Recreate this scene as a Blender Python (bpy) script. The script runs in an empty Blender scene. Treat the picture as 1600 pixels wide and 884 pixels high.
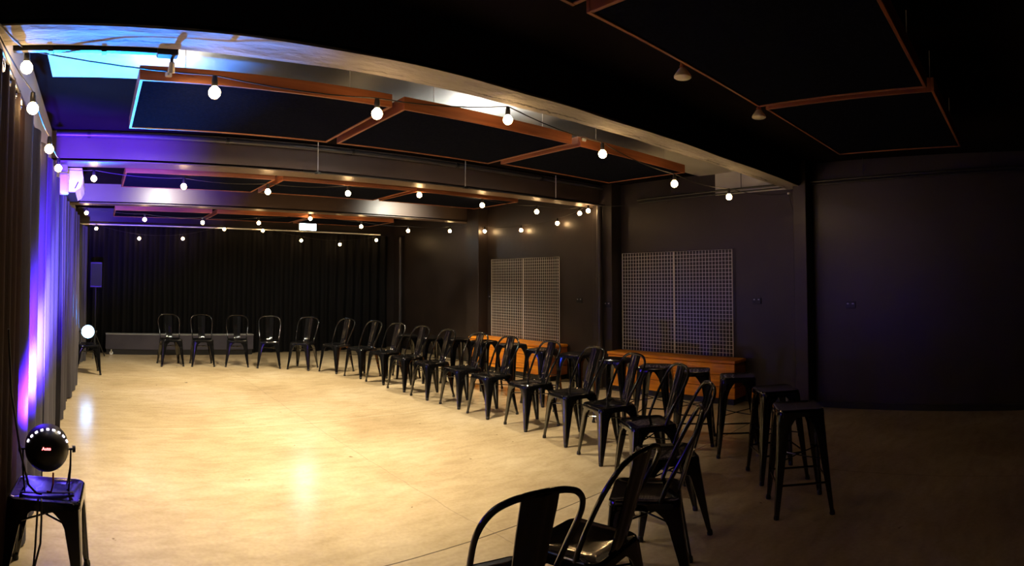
import bpy, math, random
from mathutils import Vector, Matrix, noise
random.seed(7)
SC = bpy.context.scene
COL = SC.collection
PI = math.pi

# ------------------------------------------------------------------ camera, world, exposure
F, YAW, PITCH, VS, H = 920.04, .705, .036, 405.35, 1.497      # cylindrical panorama, 1600 x 884
cd = bpy.data.cameras.new('camera'); cam = bpy.data.objects.new('camera', cd); COL.objects.link(cam)
cd.type = 'PANO'; cd.panorama_type = 'CENTRAL_CYLINDRICAL'
cd.central_cylindrical_range_u_min = -800/F; cd.central_cylindrical_range_u_max = 800/F
cd.central_cylindrical_range_v_min = -(884-VS)/F; cd.central_cylindrical_range_v_max = VS/F
cd.central_cylindrical_radius = 1.0
cd.clip_start = .02; cd.clip_end = 100
cam.location = (0, 0, H); cam.rotation_euler = (PI/2+PITCH, 0, -YAW)
SC.camera = cam
w = bpy.data.worlds.new('world'); SC.world = w; w.use_nodes = True
w.node_tree.nodes['Background'].inputs[0].default_value = (.02, .018, .03, 1)
w.node_tree.nodes['Background'].inputs[1].default_value = .05
SC.view_settings.view_transform = 'Standard'; SC.view_settings.look = 'None'
SC.view_settings.gamma = 1; SC.view_settings.use_curve_mapping = False
SC.view_settings.exposure = 0.0
cy = SC.cycles
cy.use_denoising = True; cy.max_bounces = 8; cy.diffuse_bounces = 4; cy.glossy_bounces = 4
cy.sample_clamp_indirect = 6; cy.sample_clamp_direct = 0; cy.caustics_reflective = False; cy.caustics_refractive = False
try: cy.use_light_tree = True
except Exception: pass

def spot(name, loc, target, power, color, angle, blend=.4, r=.04, parent=None):
    l = bpy.data.lights.new(name, 'SPOT'); l.energy = power; l.color = color; l.spot_size = math.radians(angle)
    l.spot_blend = blend; l.shadow_soft_size = r
    o = bpy.data.objects.new(name, l); COL.objects.link(o)
    o.location = loc; d = Vector(target)-Vector(loc); o.rotation_euler = d.to_track_quat('-Z', 'Y').to_euler()
    if parent:
        o.parent = parent; o.matrix_parent_inverse = Matrix.Translation(parent.location).inverted() if parent.rotation_euler.z == 0 else (Matrix.Translation(parent.location)@parent.rotation_euler.to_matrix().to_4x4()).inverted()
    return o

WARM = (1, .84, .57)
# track spot, then the round downlights hidden above the ceiling panels: they light the floor from overhead
spot('track_spotlight_beam', (.34, 2.80, 2.42), (1.6, 5.6, 0), 120, WARM, 120, .7, .05)
DOWN = [((1.10, 4.60), 640, 106), ((2.60, 4.75), 460, 100), ((4.45, 4.95), 190, 90), ((1.05, 7.95), 560, 118), ((2.80, 7.95), 520, 124), ((4.70, 7.95), 360, 112), ((1.2, 10.2), 60, 84), ((3.6, 10.2), 60, 84)]
# purple and blue LED cans on the two low stools
spot('purple_can_beam', (-.23, 3.03, .66), (-.50, 5.3, 1.95), 5600, (.065, .010, 1), 62, .7, .08)
spot('purple_can_core', (-.23, 3.03, .66), (-.44, 4.7, 1.30), 5200, (.25, .22, 1), 30, .9, .08)
spot('blue_can_beam', (-.11, 8.86, .60), (.02, 3.2, 2.74), 10000, (.003, .22, 1), 21, .9, .08)
spot('blue_can_wash', (-.11, 8.86, .60), (3.3, 4.9, .30), 100, (.012, .045, 1), 50, .9, .08)

# ------------------------------------------------------------------ materials
def mat(name, base=(.5, .5, .5), rough=.5, metal=0, coat=0, emit=None, estr=0, spec=.5):
    m = bpy.data.materials.new(name); m.use_nodes = True
    b = m.node_tree.nodes['Principled BSDF']
    b.inputs['Base Color'].default_value = (*base, 1); b.inputs['Roughness'].default_value = rough
    b.inputs['Metallic'].default_value = metal; b.inputs['Coat Weight'].default_value = coat
    b.inputs['Specular IOR Level'].default_value = spec
    if emit: b.inputs['Emission Color'].default_value = (*emit, 1); b.inputs['Emission Strength'].default_value = estr
    return m
def noisy(m, c1, c2, scale=3, detail=5, lo=.35, hi=.65, bump=0, stretch=(1, 1, 1), rough=None, bscale=None):
    nt = m.node_tree; n = nt.nodes; L = nt.links; b = n['Principled BSDF']
    tc = n.new('ShaderNodeTexCoord'); mp = n.new('ShaderNodeMapping'); mp.inputs['Scale'].default_value = stretch
    L.new(tc.outputs['Object'], mp.inputs[0])
    tx = n.new('ShaderNodeTexNoise'); tx.inputs['Scale'].default_value = scale; tx.inputs['Detail'].default_value = detail
    L.new(mp.outputs[0], tx.inputs['Vector'])
    r = n.new('ShaderNodeValToRGB'); r.color_ramp.elements[0].position = lo; r.color_ramp.elements[1].position = hi
    r.color_ramp.elements[0].color = (*c1, 1); r.color_ramp.elements[1].color = (*c2, 1)
    L.new(tx.outputs['Fac'], r.inputs[0]); L.new(r.outputs[0], b.inputs['Base Color'])
    if rough:
        mr = n.new('ShaderNodeMapRange'); mr.inputs[3].default_value = rough[0]; mr.inputs[4].default_value = rough[1]
        L.new(tx.outputs['Fac'], mr.inputs[0]); L.new(mr.outputs[0], b.inputs['Roughness'])
    if bump:
        t2 = n.new('ShaderNodeTexNoise'); t2.inputs['Scale'].default_value = bscale or scale*6; t2.inputs['Detail'].default_value = 6
        L.new(mp.outputs[0], t2.inputs['Vector'])
        bp = n.new('ShaderNodeBump'); bp.inputs['Strength'].default_value = bump; bp.inputs['Distance'].default_value = .01
        L.new(t2.outputs['Fac'], bp.inputs['Height']); L.new(bp.outputs[0], b.inputs['Normal'])
    return m
def scratch_edge(m):      # chipped dark line running near the far edge of the underside
    nt = m.node_tree; n = nt.nodes; L = nt.links; b = n['Principled BSDF']; src = b.inputs['Base Color'].links[0].from_socket
    tc = n.new('ShaderNodeTexCoord'); sx = n.new('ShaderNodeSeparateXYZ'); L.new(tc.outputs['Object'], sx.inputs[0])
    a = n.new('ShaderNodeTexNoise'); a.inputs['Scale'].default_value = 5; a.inputs['Detail'].default_value = 9; a.inputs['Roughness'].default_value = .7; L.new(tc.outputs['Object'], a.inputs['Vector'])
    g = n.new('ShaderNodeTexNoise'); g.inputs['Scale'].default_value = 1.7; g.inputs['Detail'].default_value = 5; L.new(tc.outputs['Object'], g.inputs['Vector'])
    o = n.new('ShaderNodeMath'); o.operation = 'MULTIPLY_ADD'; L.new(a.outputs['Fac'], o.inputs[0]); o.inputs[1].default_value = .13; L.new(sx.outputs['Y'], o.inputs[2])
    d = n.new('ShaderNodeMath'); d.operation = 'SUBTRACT'; L.new(o.outputs[0], d.inputs[0]); d.inputs[1].default_value = 2.712
    e = n.new('ShaderNodeMath'); e.operation = 'ABSOLUTE'; L.new(d.outputs[0], e.inputs[0])
    r = n.new('ShaderNodeMapRange'); r.inputs[1].default_value = .012; r.inputs[2].default_value = .002; L.new(e.outputs[0], r.inputs[0])
    k = n.new('ShaderNodeMapRange'); k.inputs[1].default_value = .44; k.inputs[2].default_value = .56; L.new(g.outputs['Fac'], k.inputs[0])
    p = n.new('ShaderNodeMath'); p.operation = 'MULTIPLY'; L.new(r.outputs[0], p.inputs[0]); L.new(k.outputs[0], p.inputs[1])
    x = n.new('ShaderNodeMix'); x.data_type = 'RGBA'; L.new(p.outputs[0], x.inputs[0]); L.new(src, x.inputs[6]); x.inputs[7].default_value = (.035, .03, .03, 1)
    L.new(x.outputs[2], b.inputs['Base Color'])
M = {}
M['black_paint'] = noisy(mat('black_paint', rough=.38), (.024, .017, .015), (.033, .024, .021), 1.5, 4, bump=.25, rough=(.30, .48), bscale=7)
M['ceiling_black'] = noisy(mat('ceiling_black', rough=.9, spec=0), (.008, .006, .007), (.013, .010, .011), 1.2, 4, bump=.2)
M['beam_paint'] = noisy(mat('beam_paint', rough=.45), (.090, .060, .048), (.13, .088, .068), .9, 4, bump=.2, rough=(.4, .55), bscale=9)
M['beam_black'] = noisy(mat('beam_black', rough=.8, spec=.1), (.012, .012, .018), (.018, .016, .024), 1, 4, bump=.1)
M['raw_concrete'] = noisy(mat('raw_concrete', rough=.75), (.25, .23, .205), (.37, .345, .305), 1.6, 8, .35, .65, bump=.8, stretch=(1, 1.8, 1), bscale=12)
scratch_edge(M['raw_concrete'])
M['pale_grey'] = noisy(mat('pale_grey', rough=.6), (.50, .50, .47), (.62, .62, .59), 2, 5, bump=.15)
M['grey_wall'] = noisy(mat('grey_wall', rough=.6), (.46, .46, .43), (.56, .56, .53), 2, 5, bump=.2)
M['curtain'] = noisy(mat('curtain_cloth', rough=.85, spec=.2), (.045, .042, .050), (.065, .060, .072), 3, 4, bump=.2, stretch=(4, 4, .5), bscale=40)
M['curtain_warm_lit'] = noisy(mat('curtain_warm_lit', rough=.85, spec=.15), (.024, .013, .009), (.038, .021, .015), 3, 4, bump=.2, stretch=(4, 4, .5), bscale=40)  # curtain cloth with the bulbs' warm, dim light put into its colour
M['curtain_black'] = noisy(mat('curtain_black', rough=.75, spec=.15), (.002, .002, .0022), (.004, .0035, .004), 3, 4, bump=.2, stretch=(4, 4, .5), bscale=40)
M['lacquer'] = noisy(mat('black_lacquer', rough=.10, coat=.45, spec=.5), (.003, .003, .0035), (.005, .005, .0055), 8, 3, bump=.04, rough=(.05, .13), bscale=25)
M['rubber'] = mat('rubber', (.01, .01, .01), .7)
M['fabric_navy'] = noisy(mat('fabric_navy', rough=.95, spec=0), (.006, .007, .012), (.009, .010, .017), 60, 3, bump=.2)
M['pipe'] = mat('pipe_paint', (.05, .045, .05), .3)
M['black_metal'] = mat('black_metal', (.012, .012, .013), .35)
M['steel'] = mat('steel_wire', (.85, .83, .79), .35, .1)
M['white_plastic'] = mat('white_plastic', (.75, .75, .74), .35)
M['chrome'] = mat('chrome', (.8, .8, .8), .12, 1)
M['cord'] = mat('cord', (.02, .018, .018), .5)
M['grey_metal'] = mat('grey_metal', (.35, .36, .38), .4, .4)
M['cream'] = noisy(mat('cream_lens', rough=.35), (.74, .66, .46), (.82, .75, .55), 10, 2)
M['stage'] = noisy(mat('stage_face', rough=.7), (.035, .030, .045), (.055, .047, .065), 2, 4)
M['bulb'] = mat('bulb_glass', (1, .8, .5), .2, emit=(1, .62, .27), estr=62)
M['tube'] = mat('tube_glass', (1, 1, 1), .3, emit=(1, .97, .88), estr=130)
M['led_blue'] = mat('led_blue', (.1, .3, 1), .2, emit=(.35, .65, 1), estr=14)
M['led_purple'] = mat('led_purple', (.6, .3, 1), .2, emit=(.45, .25, 1), estr=8)
M['led_white'] = mat('led_vent', (.9, .8, 1), .2, emit=(.9, .8, 1), estr=5)
M['red_glow'] = mat('red_digits', (1, .1, .1), .2, emit=(1, .12, .12), estr=9)
M['sign_face'] = mat('sign_face', (.8, .95, 1), .3, emit=(.62, .88, 1), estr=16)
M['spot_lens'] = mat('spot_lens', (1, .95, .8), .2, emit=(1, .95, .85), estr=25)
M['orange_cord'] = mat('orange_cord', (.6, .12, .05), .5)

def wood(name, c1, c2, axis):
    m = mat(name, rough=.42, spec=.4); nt = m.node_tree; n = nt.nodes; L = nt.links; b = n['Principled BSDF']
    tc = n.new('ShaderNodeTexCoord'); mp = n.new('ShaderNodeMapping')
    s = [9, 9, 9]; s[axis] = .8; mp.inputs['Scale'].default_value = s; L.new(tc.outputs['Object'], mp.inputs[0])
    a = n.new('ShaderNodeTexNoise'); a.inputs['Scale'].default_value = 2.2; a.inputs['Detail'].default_value = 8; a.inputs['Distortion'].default_value = .6
    L.new(mp.outputs[0], a.inputs['Vector'])
    r = n.new('ShaderNodeValToRGB'); r.color_ramp.elements[0].position = .32; r.color_ramp.elements[1].position = .68
    r.color_ramp.elements[0].color = (*c1, 1); r.color_ramp.elements[1].color = (*c2, 1)
    L.new(a.outputs['Fac'], r.inputs[0]); L.new(r.outputs[0], b.inputs['Base Color'])
    bp = n.new('ShaderNodeBump'); bp.inputs['Strength'].default_value = .2; bp.inputs['Distance'].default_value = .004
    L.new(a.outputs['Fac'], bp.inputs['Height']); L.new(bp.outputs[0], b.inputs['Normal'])
    return m
M['pine_y'] = wood('pine_bench', (.52, .14, .008), (.90, .34, .02), 1)
M['cedar_x'] = wood('cedar_x', (.20, .06, .02), (.36, .12, .045), 0)
M['cedar_y'] = wood('cedar_y', (.20, .06, .02), (.36, .12, .045), 1)

def floor_mat():
    m = mat('polished_concrete', rough=.22, spec=.55); nt = m.node_tree; n = nt.nodes; L = nt.links; b = n['Principled BSDF']
    tc = n.new('ShaderNodeTexCoord')
    def nz(scale, detail, sx=1, sy=1, dist=0):
        mp = n.new('ShaderNodeMapping'); mp.inputs['Scale'].default_value = (sx, sy, 1); mp.inputs['Rotation'].default_value = (0, 0, .5)
        L.new(tc.outputs['Object'], mp.inputs[0]); t = n.new('ShaderNodeTexNoise'); t.inputs['Scale'].default_value = scale
        t.inputs['Detail'].default_value = detail; t.inputs['Distortion'].default_value = dist; L.new(mp.outputs[0], t.inputs['Vector']); return t
    def ramp(src, stops):
        r = n.new('ShaderNodeValToRGB'); e = r.color_ramp.elements
        while len(e) < len(stops): e.new(.5)
        for k, (p, c) in enumerate(stops): e[k].position = p; e[k].color = (*c, 1)
        L.new(src, r.inputs[0]); return r
    def mixc(a, bb, fac, mode='MULTIPLY'):
        x = n.new('ShaderNodeMix'); x.data_type = 'RGBA'; x.blend_type = mode
        if isinstance(fac, (int, float)): x.inputs[0].default_value = fac
        else: L.new(fac, x.inputs[0])
        L.new(a, x.inputs[6])
        if isinstance(bb, tuple): x.inputs[7].default_value = (*bb, 1)
        else: L.new(bb, x.inputs[7])
        return x.outputs[2]
    big = ramp(nz(.9, 6, dist=.4).outputs['Fac'], [(.3, (.40, .30, .175)), (.5, (.49, .385, .235)), (.72, (.58, .475, .32))])
    mid = ramp(nz(4.5, 7, 1, 2.6, .5).outputs['Fac'], [(.28, (.78, .76, .72)), (.6, (1, 1, 1))])
    fine = ramp(nz(38, 5).outputs['Fac'], [(.3, (.86, .85, .83)), (.62, (1, 1, 1))])
    spots = ramp(nz(11, 2, 1, 1).outputs['Fac'], [(.225, (.35, .3, .25)), (.26, (1, 1, 1))])
    c = mixc(mixc(mixc(big.outputs[0], mid.outputs[0], .8), fine.outputs[0], .8), spots.outputs[0], .8)
    # saw cuts in the slab
    sx = n.new('ShaderNodeSeparateXYZ'); L.new(tc.outputs['Object'], sx.inputs[0])
    wob = nz(3, 4)
    def cut(sock, at, wd, amp):
        a = n.new('ShaderNodeMath'); a.operation = 'MULTIPLY_ADD'; L.new(wob.outputs['Fac'], a.inputs[0]); a.inputs[1].default_value = amp; a.inputs[2].default_value = -at-amp/2
        s = n.new('ShaderNodeMath'); s.operation = 'ADD'; L.new(sock, s.inputs[0]); L.new(a.outputs[0], s.inputs[1])
        ab = n.new('ShaderNodeMath'); ab.operation = 'ABSOLUTE'; L.new(s.outputs[0], ab.inputs[0])
        r = n.new('ShaderNodeMapRange'); r.inputs[1].default_value = wd; r.inputs[2].default_value = wd*.3; L.new(ab.outputs[0], r.inputs[0]); r.clamp = True
        return r.outputs[0]
    for sock, at, wd, amp, colr, k in ((sx.outputs['Y'], 2.77, .007, .02, (.05, .035, .025), .9), (sx.outputs['Y'], 5.82, .006, .05, (.75, .66, .5), .6),
                               (sx.outputs['X'], 2.22, .006, .07, (.2, .15, .1), .4), (sx.outputs['Y'], 8.9, .005, .05, (.2, .15, .1), .35), (sx.outputs['X'], 4.4, .006, .03, (.1, .07, .05), .5)):
        f = cut(sock, at, wd, amp); g = n.new('ShaderNodeMath'); g.operation = 'MULTIPLY'; L.new(f, g.inputs[0]); g.inputs[1].default_value = k
        c = mixc(c, colr, g.outputs[0], 'MIX')
    L.new(c, b.inputs['Base Color'])
    rr = n.new('ShaderNodeMapRange'); rr.inputs[3].default_value = .13; rr.inputs[4].default_value = .30; L.new(nz(2.2, 6, 1, 2).outputs['Fac'], rr.inputs[0]); L.new(rr.outputs[0], b.inputs['Roughness'])
    bp = n.new('ShaderNodeBump'); bp.inputs['Strength'].default_value = .12; bp.inputs['Distance'].default_value = .01
    L.new(nz(6, 5).outputs['Fac'], bp.inputs['Height']); L.new(bp.outputs[0], b.inputs['Normal'])
    return m
M['floor'] = floor_mat()

# ------------------------------------------------------------------ mesh helpers
class MB:
    def __init__(s): s.v = []; s.f = []
    def add(s, vs, fs):
        o = len(s.v); s.v += [tuple(v) for v in vs]; s.f += [tuple(i+o for i in f) for f in fs]; return s
    def box(s, x0, y0, z0, x1, y1, z1):
        vs = [(x, y, z) for z in (z0, z1) for y in (y0, y1) for x in (x0, x1)]
        return s.add(vs, [(0, 2, 3, 1), (4, 5, 7, 6), (0, 1, 5, 4), (2, 6, 7, 3), (0, 4, 6, 2), (1, 3, 7, 5)])
    def bbox(s, x0, y0, z0, x1, y1, z1, b=.004):      # box with chamfered edges, as a loft of chamfered rings
        def ring(i, z): return [(x0+i+b, y0+i, z), (x1-i-b, y0+i, z), (x1-i, y0+i+b, z), (x1-i, y1-i-b, z), (x1-i-b, y1-i, z), (x0+i+b, y1-i, z), (x0+i, y1-i-b, z), (x0+i, y0+i+b, z)]
        return s.loft([ring(b, z0), ring(0, z0+b), ring(0, z1-b), ring(b, z1)])
    def loft(s, rings, cap=True, close=True):
        n = len(rings[0]); vs = [p for r in rings for p in r]; fs = []
        for k in range(len(rings)-1):
            for i in range(n if close else n-1):
                j = (i+1) % n; fs.append((k*n+i, k*n+j, (k+1)*n+j, (k+1)*n+i))
        if cap: fs.append(tuple(reversed(range(n)))); fs.append(tuple((len(rings)-1)*n+i for i in range(n)))
        return s.add(vs, fs)
    def tube(s, pts, r, n=8, closed=False):
        pts = [Vector(p) for p in pts]; rings = []; up = None; N = len(pts)
        for i, p in enumerate(pts):
            if closed: t = pts[(i+1) % N]-pts[i-1]
            else: t = pts[min(i+1, N-1)]-pts[max(i-1, 0)]
            t.normalize()
            if up is None: up = Vector((0, 0, 1)) if abs(t.z) < .9 else Vector((1, 0, 0))
            a = t.cross(up).normalized(); up = a.cross(t).normalized()
            rr = r[i] if isinstance(r, (list, tuple)) else r
            rings.append([tuple(p+(a*math.cos(2*PI*k/n)+up*math.sin(2*PI*k/n))*rr) for k in range(n)])
        if closed: rings.append(rings[0]); return s.loft(rings, cap=False)
        return s.loft(rings)
    def lathe(s, prof, n=24, c=(0, 0, 0), axis='z', cap=True):
        rings = []
        for r, h in prof:
            ring = []
            for k in range(n):
                a = 2*PI*k/n; x, y = r*math.cos(a), r*math.sin(a)
                p = (x, y, h) if axis == 'z' else (x, h, y) if axis == 'y' else (h, x, y)
                ring.append((p[0]+c[0], p[1]+c[1], p[2]+c[2]))
            rings.append(ring)
        return s.loft(rings, cap)
    def build(s, name, m, parent=None, smooth=True, loc=None, rz=0):
        me = bpy.data.meshes.new(name); me.from_pydata(s.v, [], s.f); me.update()
        import bmesh
        bm = bmesh.new(); bm.from_mesh(me); bmesh.ops.recalc_face_normals(bm, faces=bm.faces); bm.to_mesh(me); bm.free()
        me.materials.append(M[m] if isinstance(m, str) else m)
        if smooth:
            try: me.shade_smooth(); me.set_sharp_from_angle(angle=math.radians(38))
            except Exception: pass
        o = bpy.data.objects.new(name, me); COL.objects.link(o)
        if parent: o.parent = parent
        if loc: o.location = loc
        if rz: o.rotation_euler.z = rz
        return o
def tag(o, label=None, cat=None, group=None, kind=None):
    if label: o['label'] = label
    if cat: o['category'] = cat
    if group: o['group'] = group
    if kind: o['kind'] = kind
    return o
def empty(name, loc=(0, 0, 0), rz=0, label=None, cat=None, group=None):
    o = bpy.data.objects.new(name, None); COL.objects.link(o); o.location = loc; o.rotation_euler.z = rz
    o.empty_display_size = .1
    return tag(o, label, cat, group)
def copy_tree(o, parent=None):
    c = o.copy(); COL.objects.link(c); c.parent = parent
    for ch in o.children: copy_tree(ch, c)
    return c
def struct(o, label=None): o['kind'] = 'structure'; return tag(o, label)

# ------------------------------------------------------------------ room shell
XL, XR, YB, ZC, ZB = -.45, 6.49, 11.75, 2.85, 2.56
YN = -3.0
struct(MB().box(XL-.2, YN, -.15, XR+.2, YB+.2, 0).build('floor', 'floor', smooth=False), 'polished tan concrete floor with saw cuts')
struct(MB().box(XL-.2, YN, ZC, XR+.2, YB+.2, ZC+.15).build('ceiling', 'ceiling_black', smooth=False), 'black painted ceiling between the beams')
struct(MB().box(XL-.2, YN, 0, XL, YB+.2, ZC).build('wall_left', 'grey_wall', smooth=False), 'pale grey left wall behind the curtains')
struct(MB().box(XR, YN, 0, XR+.2, YB+.2, ZC).build('wall_right', 'black_paint', smooth=False), 'black painted right wall')
struct(MB().box(XL-.2, YB, 0, XR+.2, YB+.2, ZC).build('wall_back', 'black_paint', smooth=False), 'black back wall behind the black curtain')
struct(MB().box(XL-.2, YN-.2, 0, XR+.2, YN, ZC).build('wall_front', 'black_paint', smooth=False), 'black wall behind the photographer')
# pale strips just behind the near beam, one on the ceiling, one on the wall
struct(MB().box(XL+.12, 2.71, ZC-.012, XR, 3.95, ZC).build('trim_1', 'pale_grey', smooth=False), 'pale painted strip of ceiling behind the near beam')
struct(MB().box(XR-.012, 2.71, 2.565, XR, 3.7, ZC-.012).build('trim_2', 'pale_grey', smooth=False), 'pale strip at the top of the right wall')

def beam(y0, y1, name, m_face, m_under, label):
    # face block, and a rough underside skin with a broken edge
    o = struct(MB().box(XL, y0, ZB+.012, XR, y1, ZC).build(name, m_face, smooth=False), label)
    mb = MB(); nx, ny = 150, 6; vs = []
    for i in range(nx+1):
        for j in range(ny+1):
            x = XL+(XR-XL)*i/nx; y = y0+(y1-y0)*j/ny
            z = ZB+.010*noise.noise(Vector((x*1.7, y*9, 3.1)))*(m_under == 'raw_concrete')
            if m_under == 'raw_concrete' and j == ny-1: z += .014*max(0, noise.noise(Vector((x*4, 2, 0))))
            if j in (0, ny): z += .002
            vs.append((x, y, z))
    top = [(x, y, ZB+.03) for (x, y, z) in vs]; n = len(vs); fs = []
    idx = lambda i, j: i*(ny+1)+j
    for i in range(nx):
        for j in range(ny):
            a, b, c, d = idx(i, j), idx(i+1, j), idx(i+1, j+1), idx(i, j+1)
            fs += [(a, b, c, d), (a+n, d+n, c+n, b+n)]
        fs += [(idx(i, 0), idx(i, 0)+n, idx(i+1, 0)+n, idx(i+1, 0)), (idx(i, ny), idx(i+1, ny), idx(i+1, ny)+n, idx(i, ny)+n)]
    mb.add(vs+top, fs); mb.build(name+'_underside', m_under, o, smooth=False)
beam(2.48, 2.70, 'ceiling_beam', 'beam_black', 'raw_concrete', 'near concrete ceiling beam with black face and chipped pale underside')
beam(5.48, 5.76, 'ceiling_beam', 'beam_paint', 'beam_paint', 'middle painted concrete ceiling beam with purple light at its left')
beam(8.64, 8.90, 'ceiling_beam', 'beam_paint', 'beam_paint', 'far painted concrete ceiling beam with two white pools of light')
for (y0, y1, lb) in ((2.40, 2.56, 'black wall column under the near beam'), (5.25, 5.60, 'black wall column between the two mesh panels'), (8.30, 8.66, 'black wall column under the far beam')):
    struct(MB().bbox(6.28, y0, 0, XR+.01, y1, ZC, .006).build('wall_column', 'black_paint', smooth=False), lb)
# shallow pilaster beside the middle column, skirting
struct(MB().box(6.44, 5.60, 0, XR, 5.95, ZB).build('trim_3', 'black_paint', smooth=False))
for k, (y0, y1) in enumerate(((YN, 2.40), (2.56, 5.25), (5.95, 8.30), (8.66, YB))):
    struct(MB().bbox(XR-.015, y0, 0, XR, y1, .07, .003).build('baseboard_right' if k == 0 else 'baseboard_right.%03d' % k, 'black_metal', smooth=False))

# ------------------------------------------------------------------ acoustic ceiling panels (wood rim, dark cloth, hanging wires)
def cloud(x0, y0, x1, y1, label, group, bays=2, hang=True):
    zb, t = 2.524, .078
    cx, cyy = (x0+x1)/2, (y0+y1)/2
    e = empty('acoustic_ceiling_panel', (cx, cyy, zb), 0, label, 'ceiling panel', group)
    a, b = (x1-x0)/2, (y1-y0)/2
    for s in (-1, 1):
        y = s*(b-.009)
        MB().bbox(-a, y-.009, 0, a, y+.009, t, .002).build('rim_board', 'cedar_x', e, False)
        x = s*(a-.009)
        MB().bbox(x-.009, -b+.018, 0, x+.009, b-.018, t, .002).build('rim_board', 'cedar_y', e, False)
    MB().box(-a+.018, -b+.018, .006, a-.018, b-.018, t-.012).build('fabric_infill', 'fabric_navy', e, False)
    if hang:
        for sx in (-1, 1):
            for sy in (-1, 1):
                px, py = sx*(a-.25), sy*(b-.06)
                m = MB().tube([(px, py, t-.02), (px, py, ZC-zb)], .0022, 6)
                m.lathe([(.002, t-.012), (.012, t-.012), (.012, t+.012), (.002, t+.014)], 8, (px, py, 0))
                m.build('hanging_wire', 'steel', e)
    return e
G1 = 'timber rimmed panels behind the near beam'
cloud(.20, 3.04, 1.66, 4.06, 'timber rimmed navy ceiling panel, leftmost behind the near beam', G1)
cloud(1.74, 3.04, 3.18, 4.06, 'timber rimmed navy ceiling panel, middle one behind the near beam', G1)
cloud(3.27, 3.04, 4.74, 4.00, 'timber rimmed navy ceiling panel, rightmost behind the near beam', G1)
G0 = 'timber rimmed panels in front of the near beam'
cloud(.07, .49, 1.575, 1.50, 'timber rimmed dark ceiling panel overhead, only its corner in frame', G0)
cloud(1.65, .49, 3.16, 1.50, 'large timber rimmed ceiling panel beside the round ceiling lamps', G0)
cloud(3.22, .46, 4.68, 1.48, 'dim timber rimmed ceiling panel over the dark right end', G0)
G2 = 'timber rimmed panels behind the middle beam'
cloud(.26, 5.80, 1.80, 6.76, 'blue lit timber rimmed ceiling panel behind the middle beam', G2)
cloud(1.88, 5.80, 3.42, 6.76, 'dark timber rimmed ceiling panel, second behind the middle beam', G2)
cloud(3.50, 5.80, 5.04, 6.76, 'dark timber rimmed ceiling panel, third behind the middle beam', G2)
G3 = 'timber rimmed panels behind the far beam'
cloud(.26, 9.15, 1.80, 10.15, 'dark timber rimmed ceiling panel behind the far beam, left', G3)
cloud(1.88, 9.15, 3.42, 10.15, 'dark timber rimmed ceiling panel behind the far beam, centre', G3)
cloud(3.50, 9.15, 5.04, 10.15, 'dark timber rimmed ceiling panel behind the far beam, right', G3)

# ------------------------------------------------------------------ lamps above the panels
def batten(x0, x1, y, z, label, group):
    e = empty('batten_light', ((x0+x1)/2, y, z), 0, label, 'ceiling light', group); a = (x1-x0)/2
    MB().bbox(-a, -.03, 0, a, .03, .03, .004).build('housing', 'white_plastic', e, False)
    MB().tube([(-a+.03, 0, .044), (a-.03, 0, .044)], .012, 12).build('light_tube', 'tube', e)
    for s in (-1, 1): MB().bbox(s*(a-.02)-.012, -.014, .03, s*(a-.02)+.012, .014, .068, .003).build('tube_holder', 'white_plastic', e, False)
batten(2.45, 2.95, 3.50, 2.587, 'short white tube light lying on top of the middle panel', 'tube lights above the ceiling panels')
batten(.26, .56, 3.50, 2.587, 'short white tube light lying on top of the left panel', 'tube lights above the ceiling panels')
def downlight(x, y, label, power, ang):
    e = empty('ceiling_downlight', (x, y, 2.79), 0, label, 'ceiling light', 'round ceiling downlights above the panels')
    MB().lathe([(.02, .06), (.05, .058), (.055, .0), (.05, -.004), (.046, 0), (.04, .02), (.01, .03)], 20).build('lamp_can', 'white_plastic', e)
    MB().lathe([(.001, .008), (.036, .008), (.036, .014), (.001, .014)], 20).build('lamp_lens', 'spot_lens', e)
    spot('downlight_beam', (x, y, 2.78), (x, y, 0), power, WARM, ang, .8, .035)
for (x, y), pw, ang in DOWN:
    row = 'behind the near panels' if y < 5 else 'before the far beam' if y < 9 else 'before the back curtain'
    side = 'left' if x < 1.5 else 'middle' if x < 3.2 else 'right'
    downlight(x, y, 'round white downlight on the ceiling %s, %s' % (row, side), pw, ang)
for x in (.95, 4.80): spot('beam_wash', (x, 8.02, 2.74), (x, 8.64, 2.52), 95, (.95, 1, .86), 124, 1.0, .10)

# track with its spot head
tr = empty('lighting_track', (-.04, 2.745, 2.55), 0, 'black lighting track along the back of the near beam, far left', 'lighting track')
MB().bbox(-.38, -.018, 0, .38, .018, .03, .003).build('rail', 'black_metal', tr, False)
MB().bbox(.30, -.03, -.008, .40, .03, .032, .004).build('end_feed', 'black_metal', tr, False)
for x in (-.2, .05): MB().bbox(x-.012, -.022, -.006, x+.012, .022, .034, .002).build('clip', 'black_metal', tr, False)
MB().bbox(-.35, -.012, .03, .36, .012, .20, .003).build('mounting_plate', 'black_metal', tr, False)
sh = empty('track_spotlight', (.335, 2.77, 2.52), 0, 'small cream track spotlight at the right end of the black track', 'spotlight')
MB().tube([(0, 0, .03), (0, .006, 0)], .008, 8).build('swivel_stem', 'black_metal', sh)
hd = MB().lathe([(.012, .055), (.022, .05), (.026, .0), (.03, -.035), (.026, -.036), (.02, -.01)], 20).build('lamp_head', 'cream', sh); hd.scale = (.62, .62, .55); hd.location = (0, .008, -.022); hd.rotation_euler = (.5, 0, 0)
MB().lathe([(.001, -.012), (.0235, -.012), (.0235, -.017), (.001, -.017)], 16).build('lamp_lens', 'spot_lens', hd)

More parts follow.
